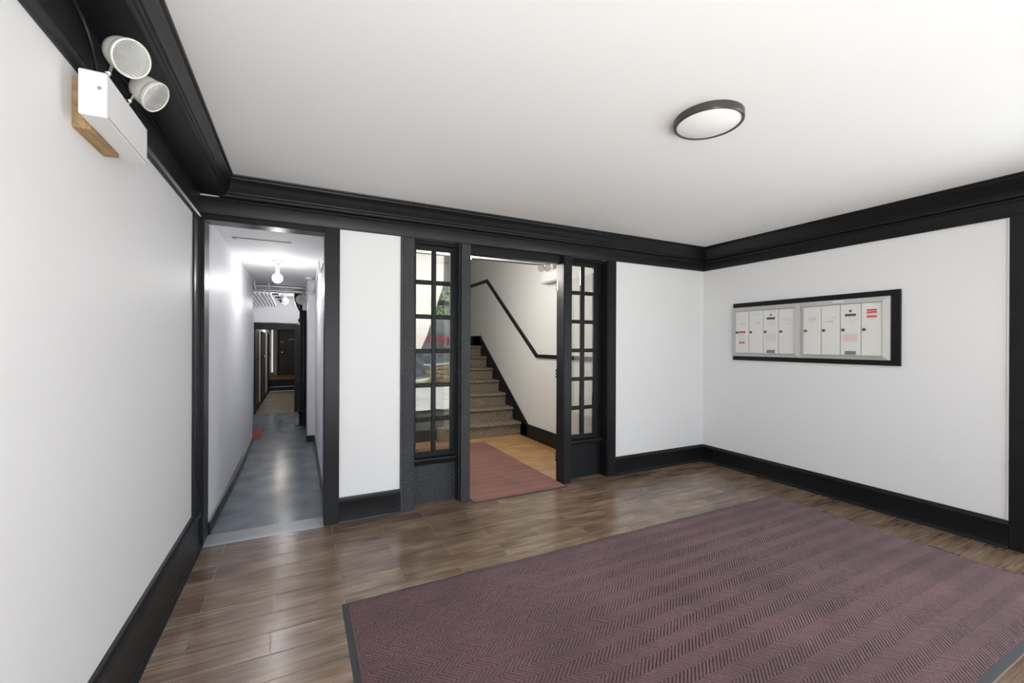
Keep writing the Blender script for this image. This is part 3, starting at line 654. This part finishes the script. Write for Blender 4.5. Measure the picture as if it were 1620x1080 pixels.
# ---------------------------------------------------------------- corridor contents
def bulb(loc, zc, label, pw, dz):
    b = empty('bare_bulb', (loc[0], loc[1], zc), label, 'bulb', 'bare bulbs along the corridor ceiling')
    x, y = loc[:2]
    MB().lathe([(0, 0), (.055, 0), (.055, -.012), (.035, -.022), (.022, -.028), (.020, .055-dz), (0, .055-dz)], 24, Matrix.Translation((x, y, zc))).build('lampholder', ROOFW, b, True)
    MB().lathe([(.018, .062)]+[(.052*math.sin(a*PI/14), .052*math.cos(a*PI/14)) for a in range(2, 15)], 24, Matrix.Translation((x, y, zc-dz))).build('glass_bulb', BULB, b, True)
    light('bulb_light', 'POINT', (x, y, zc-dz-.09), pw, (1, .98, .96), shadow_soft_size=.05)
bulb((-.222, 5.30), 2.30, 'nearer bare bulb on the corridor ceiling', 10, .19)
bulb((-.240, 8.75), 2.30, 'farther bare bulb beyond the crossing pipes in the corridor', 9, .135)
light('far_corridor_fill', 'POINT', (-.42, 12.2, 1.95), 14, (1, .93, .82), shadow_soft_size=.06)  # added fill lamp without a fixture, lifts the far corridor
tag(MB().box(-.50, -.07, 4.27, 4.282, 2.292, 2.30, .001).box(-.515, -.49, 4.262, 4.29, 2.288, 2.30).build('ceiling_track', GREYMARK), 'thin grey metal track on the corridor ceiling near the opening', 'track')
# crossing pipes
for (z, r, y, lab) in ((2.243, .027, 7.25, 'upper silver pipe crossing under the corridor ceiling'), (2.175, .026, 7.20, 'lower silver pipe crossing under the corridor ceiling')):
    tag(MB().tube(smooth_path([(-.79, y, z-.03), (-.62, y, z-.005), (-.5, y, z), (-.1, y, z), (.03, y, z-.004), (.085, y+.02, z-.03)], 6), r, 16).build('silver_pipe', SILVER, None, True), lab, 'pipe', 'silver pipes crossing the corridor')
# conduit bundle
ORD = 'first second third fourth fifth sixth seventh last'.split()
for i in range(8):
    x = -.765+i*.053
    tag(MB().tube(smooth_path([(x, 6.99, 2.125), (x, 7.10, 2.120), (x, 8.2, 2.09), (x, 9.15-.07*i, 2.060)], 5), .0135, 10).build('conduit', SILVER, None, True),
        ORD[i]+' thin silver conduit from the left wall in the hanging corridor bundle', 'conduit', 'bundle of silver conduits')
for i, (x, y, z) in enumerate(((-.42, 7.45, 2.142), (-.40, 7.95, 2.138), (-.38, 8.35, 2.132), (-.36, 8.6, 2.126))):
    tag(MB().box(x+.035, x+.12, y, y+.03, z, z+.022, .002).tube([(x+.08, y+.015, z+.02), (x+.08, y+.015, 2.30)], .004, 6).build('pipe_hanger', BLACK), ('nearest', 'second', 'third', 'farthest')[i]+' black hanger bar carrying the conduit bundle', 'hanger', 'hanger bars above the conduit bundle')
tag(MB().tube([(-.580, 6.95, 2.30), (-.572, 6.95, 2.2), (-.560, 6.95, 2.16)], .012, 10).build('down_pipe', ROOFW, None, True), 'short white pipe dropping from the ceiling at the wall end left of the conduit bundle', 'pipe')
tag(MB().tube([(-.40, 6.98, 2.26), (-.395, 6.98, 2.16), (-.39, 6.98, 2.06)], .010, 10).build('down_pipe', ROOFW, None, True), 'short white pipe in front of the crossing silver pipes', 'pipe')
# big black soil pipe
sx, sy = .058, 8.1
sp_ = empty('soil_pipe', (sx, sy, 0), 'thick black vertical soil pipe with collars in the corridor', 'pipe')
MB().tube([(sx, sy, .10), (sx, sy, 1.95)], .066, 28).build('pipe', BLACK, sp_, True)
MB().tube([(sx, sy, 0), (sx, sy, .19)], .070, 28).build('foot', BLACK, sp_, True)
MB().lathe([(0, 0), (.105, 0), (.10, .012), (0, .014)], 32, Matrix.Translation((sx-.03, sy, 0))).build('floor_flange', BLACK, sp_, True)
for z0, z1 in ((1.755, 1.82), (.722, .765), (.19, .266)):
    MB().lathe([(.05, z0), (.080, z0), (.086, z0+.008), (.086, z1-.008), (.080, z1), (.05, z1)], 28, Matrix.Translation((sx, sy, 0))).build('collar', BLACK, sp_, True)
MB().tube(smooth_path([(sx, sy, 1.82), (sx, sy, 1.95), (sx-.03, sy, 2.02), (sx-.07, sy, 2.12), (sx-.085, sy, 2.30)], 5), [.068]*6+[.07]*15, 24).build('offset_bend', BLACK, sp_, True)
MB().tube([(sx-.055, sy-.02, 2.06), (sx-.01, sy-.10, 2.0)], .05, 20).build('branch_cap', BLACK, sp_, True)
# bell and box
bl = empty('alarm_bell', (.03, 7.6, 2.10), 'round white alarm bell beside the black soil pipe', 'bell')
MB().lathe([(0, .045), (.02, .043), (.055, .032), (.078, .012), (.082, 0), (0, 0)], 32, Matrix.Translation((.02, 7.62, 2.10)) @ Matrix.Rotation(PI/2, 4, 'X')).build('gong', CREAM, bl, True)
MB().lathe([(0, .06), (.012, .058), (.012, .04), (0, .04)], 16, Matrix.Translation((.02, 7.62, 2.10)) @ Matrix.Rotation(PI/2, 4, 'X')).build('gong_nut', GREYMARK, bl, True)
MB().box(.02, .10, 7.62, 7.66, 2.08, 2.12).build('bell_bracket', ROOFW, bl)
jb = MB().box(.035, .098, 7.52, 7.60, 1.925, 2.045, .004).build('junction_box', WPLAS); tag(jb, 'small white box mounted below the alarm bell', 'box')
# conduits on the right
def cond(pts, r, label, m=ROOFW): return tag(MB().tube(smooth_path(pts, 6), r, 10).build('conduit', m, None, True), label, 'conduit')
cond([(.075, 7.45, 2.06), (.070, 7.45, 2.22), (.070, 7.45, 2.29)], .011, 'white conduit rising from the box below the bell')
cond([(.092, 6.9, 1.99), (.088, 6.80, 2.15), (.092, 6.70, 2.235), (.135, 6.62, 2.262), (.180, 6.55, 2.27), (.183, 6.3, 2.275)], .009, 'white conduit curving over the jog of the corridor wall')
cond([(.083, 6.637, 2.135), (.12, 6.637, 2.137), (.170, 6.62, 2.140), (.183, 6.5, 2.16), (.184, 6.2, 2.27)], .008, 'upper of two white conduits on the jog face of the corridor wall')
cond([(.083, 6.637, 2.098), (.12, 6.637, 2.098), (.176, 6.62, 2.100), (.183, 6.4, 2.11), (.184, 5.9, 2.18), (.184, 5.2, 2.27)], .008, 'lower of two white conduits on the jog face of the corridor wall')
cond([(.184, 3.75, 2.10), (.184, 4.4, 2.12), (.184, 4.9, 2.15), (.184, 5.02, 2.22), (.184, 5.05, 2.288)], .010, 'long white conduit along the top of the corridor right wall')
tag(MB().lathe([(0, 0), (.05, 0), (.05, -.022), (.04, -.03), (0, -.03)], 24, Matrix.Translation((.11, 6.45, 2.30))).build('ceiling_box', WPLAS, None, True), 'round white junction box on the corridor ceiling', 'box')
# red mat
tag(MB().box(-.79, -.505, 7.12, 7.95, .0005, .008, .002).build('red_doormat', REDMAT), 'faded red doormat behind the end of the corridor wall', 'mat')
# far black frame
fr = empty('door_1', (-.4, 9.65, 0), 'black frame across the corridor below the pale wall', 'door frame', None, 'structure')
MB().box(-.82, .0, 9.62, 9.77, 1.665, 1.76, .004).build('header', BLACK, fr)
MB().prism([(-.82, 1.755), (.01, 1.755), (.01, 1.765), (-.40, 1.80), (-.82, 1.80)], 'y', 9.60, 9.77).build('header_board', BLACK, fr)
MB().box(-.097, -.005, 9.62, 9.77, 0, 1.67, .004).build('frame_post', BLACK, fr)
MB().box(-.82, -.775, 9.62, 9.77, 0, 1.67, .004).build('frame_post', BLACK, fr)
MB().box(-.545, -.525, 9.64, 9.70, 1.60, 1.665).build('stop_block', BLACK, fr)
# side doors beyond
for i, (ya, yb) in enumerate(((9.80, 10.40), (11.25, 12.35), (13.45, 14.0))):
    lab = ('nearest', 'middle', 'farthest')[i]
    d = empty('door_%d' % (4+i), (-.79, (ya+yb)/2, 0), lab+' of three black side doors on the far corridor left wall', 'door', None, 'structure')
    MB().box(-.80, -.775, ya, ya+.07, 0, 1.66, .003).build('casing', BLACK, d)
    MB().box(-.80, -.775, yb-.07, yb, 0, 1.66, .003).build('casing', BLACK, d)
    MB().box(-.80, -.775, ya, yb, 1.60, 1.66, .003).build('head_casing', BLACK, d)
    MB().box(-.80, -.785, ya+.07, yb-.07, 0, 1.60, .003).build('door_leaf', DOORBLK, d)
    MB().lathe([(0, .055), (.02, .052), (.028, .035), (.022, .018), (.012, .01), (.012, 0), (0, 0)], 16, Matrix.Translation((-.785, ya+.17, 1.08)) @ Matrix.Rotation(PI/2, 4, 'Y')).build('knob', CHROME, d, True)
# platform, steps and end door
pf = empty('platform', (-.4, 14.1, 0), 'black fronted double step up to an orange wood landing', 'steps', None, 'structure')
MB().box(-.80, -.05, 14.1, 14.45, 0, .135, .004).build('step', BLACK, pf)
MB().box(-.80, -.05, 14.09, 14.13, .118, .132, .002).build('step_nosing', METAL, pf)
MB().box(-.80, -.05, 14.40, 14.50, 0, .312, .004).build('step', BLACK, pf)
MB().box(-.80, -.05, 14.50, 16.4, .0, .314, .0).build('landing_floor', PLATW, pf)
ed = empty('door_2', (-.39, 16.35, .31), 'dark olive door with two white stickers at the corridor end', 'door', None, 'structure')
MB().box(-.60, -.14, 16.34, 16.38, .314, 1.80, .003).build('door_leaf', DOORBLK, ed)
MB().box(-.68, -.61, 16.30, 16.40, .314, 1.88, .004).build('casing', BLACK, ed)
MB().box(-.13, -.06, 16.30, 16.40, .314, 1.88, .004).build('casing', BLACK, ed)
MB().box(-.68, -.06, 16.30, 16.40, 1.80, 1.88, .004).build('head_casing', BLACK, ed)
MB().box(-.575, -.50, 16.337, 16.34, 1.41, 1.46).build('sticker', WPLAS, ed); MB().box(-.34, -.17, 16.337, 16.34, 1.50, 1.54).build('sticker', PINK, ed)
MB().lathe([(0, .05), (.02, .048), (.03, .03), (.02, .012), (0, .0)], 16, Matrix.Translation((-.535, 16.34, 1.085)) @ Matrix.Rotation(PI/2, 4, 'X')).build('knob', CHROME, ed, True)
tag(MB().box(-.775, -.735, 14.9, 14.93, .5, 1.9, .003).build('glow_strip', mat('glow_strip', (.9, .9, .88), .4, emit=((1, .97, .9), .8))), 'narrow upright white strip left of the end door', 'strip')  # white strip with a weak emission of its own

# ---------------------------------------------------------------- street side (behind the viewer, reflected in the sidelight glass)
ef = empty('door_3', (2.75, YB, 0), 'glazed entry doorway behind the viewer', 'door', None, 'structure')
for a, b in ((1.85, 1.92), (3.58, 3.65)): MB().box(a, b, YB-.10, YB-.02, 0, 2.52, .003).build('jamb', BLACK, ef)
MB().box(1.92, 3.58, YB-.10, YB-.02, 2.22, 2.30, .003).build('transom_bar', BLACK, ef)
MB().box(1.92, 3.58, YB-.10, YB-.02, -.01, .03, .003).build('sill', METAL, ef)
MB().box(1.92, 3.58, YB-.062, YB-.056, .03, 2.22).build('pane', GLASS, ef)
wn = empty('window_3', (.45, YB, .35), 'added front window behind the viewer, opening for the fill lamps', 'window', None, 'structure')  # unseen window, put in to hold the fill lamps
for a, b, c, d in ((-.45, -.39, .35, 2.35), (1.29, 1.35, .35, 2.35), (-.39, 1.29, .35, .41), (-.39, 1.29, 2.29, 2.35)): MB().box(a, b, YB-.07, YB, c, d, .003).build('window_frame', BLACK, wn)
struct(MB().box(-30, 30, -30, YB-.12, -.2, -.12).build('ground', CONC), 'pale pavement in front of the entrance', 'pavement')
struct(MB().box(-12, 4.6, -9.3, -8.3, -.12, -.08).box(4.6, 14, -9.3, -8.7, -.12, -.08).build('lawn', GRASS), 'lawn strip across the pavement', 'lawn')
sw = empty('stone_house', (4, -13, 0), 'rubble stone front across the street with a red band', 'building')
MB().box(-10, 16, -13.6, -13.2, -.1, 2.7).build('wall', mat('pale_mortar', (.5, .5, .52), .9), sw)
for nm, z0_, z1_, cl_, cnt in (('upper_stones', 1.35, 2.6, mat('pale_rubble_stone', (.52, .52, .54), .8, vary=.5, vscale=3), 170), ('lower_stones', -.05, 1.3, STONE, 200)):
    rs = MB()
    for i in range(cnt):
        x = random.uniform(0, 12); z = random.uniform(z0_, z1_); a = random.uniform(.08, .3); h_ = random.uniform(.04, .12)
        rs.box(x-a, x+a, -13.22, -13.10-random.uniform(0, .08), z-h_, z+h_, .02)
    o = rs.build(nm, cl_, sw); o['kind'] = 'stuff'
MB().box(4.9, 9.0, -13.2, -12.9, 1.45, 1.78, .03).build('red_band', REDAWN, sw)
pw_ = empty('garden_wall', (5.2, -8.5, -.12), 'low tan stone garden wall across the pavement', 'garden wall')
for j in range(4):
    for i in range(5): MB().box(4.3+i*.42+(j % 2)*.12, 4.70+i*.42+(j % 2)*.12, -8.65, -8.3-random.uniform(0, .03), -.12+j*.17, .035+j*.17, .02).build('stone', TANSTONE, pw_)
MB().box(4.2, 6.6, -8.7, -8.22, .565, .64, .02).build('coping', CONC, pw_)
tr = empty('street_tree', (5.2, -15.5, -.1), 'leafy tree across the street', 'tree')
MB().tube([(5.2, -15.5, -.1), (5.25, -15.5, 1.5), (5.1, -15.5, 3.2)], [.16, .13, .08], 10).build('trunk', BARK, tr, True)
lf = MB(); b = bmesh.new()
for i in range(1100):
    c = Vector((5.6, -15.5, 3.6))+Vector((random.gauss(0, 1.5), random.gauss(0, .7), random.gauss(0, .5))); s_ = .14
    R3 = Euler((random.uniform(0, 6), random.uniform(0, 6), 0)).to_matrix()
    b.faces.new([b.verts.new(c+R3 @ Vector(p)) for p in ((-s_, 0, 0), (0, -s_*.5, 0), (s_, 0, 0), (0, s_*.5, 0))])
lf.merge(b); o = lf.build('foliage', LEAF, tr); o['kind'] = 'stuff'
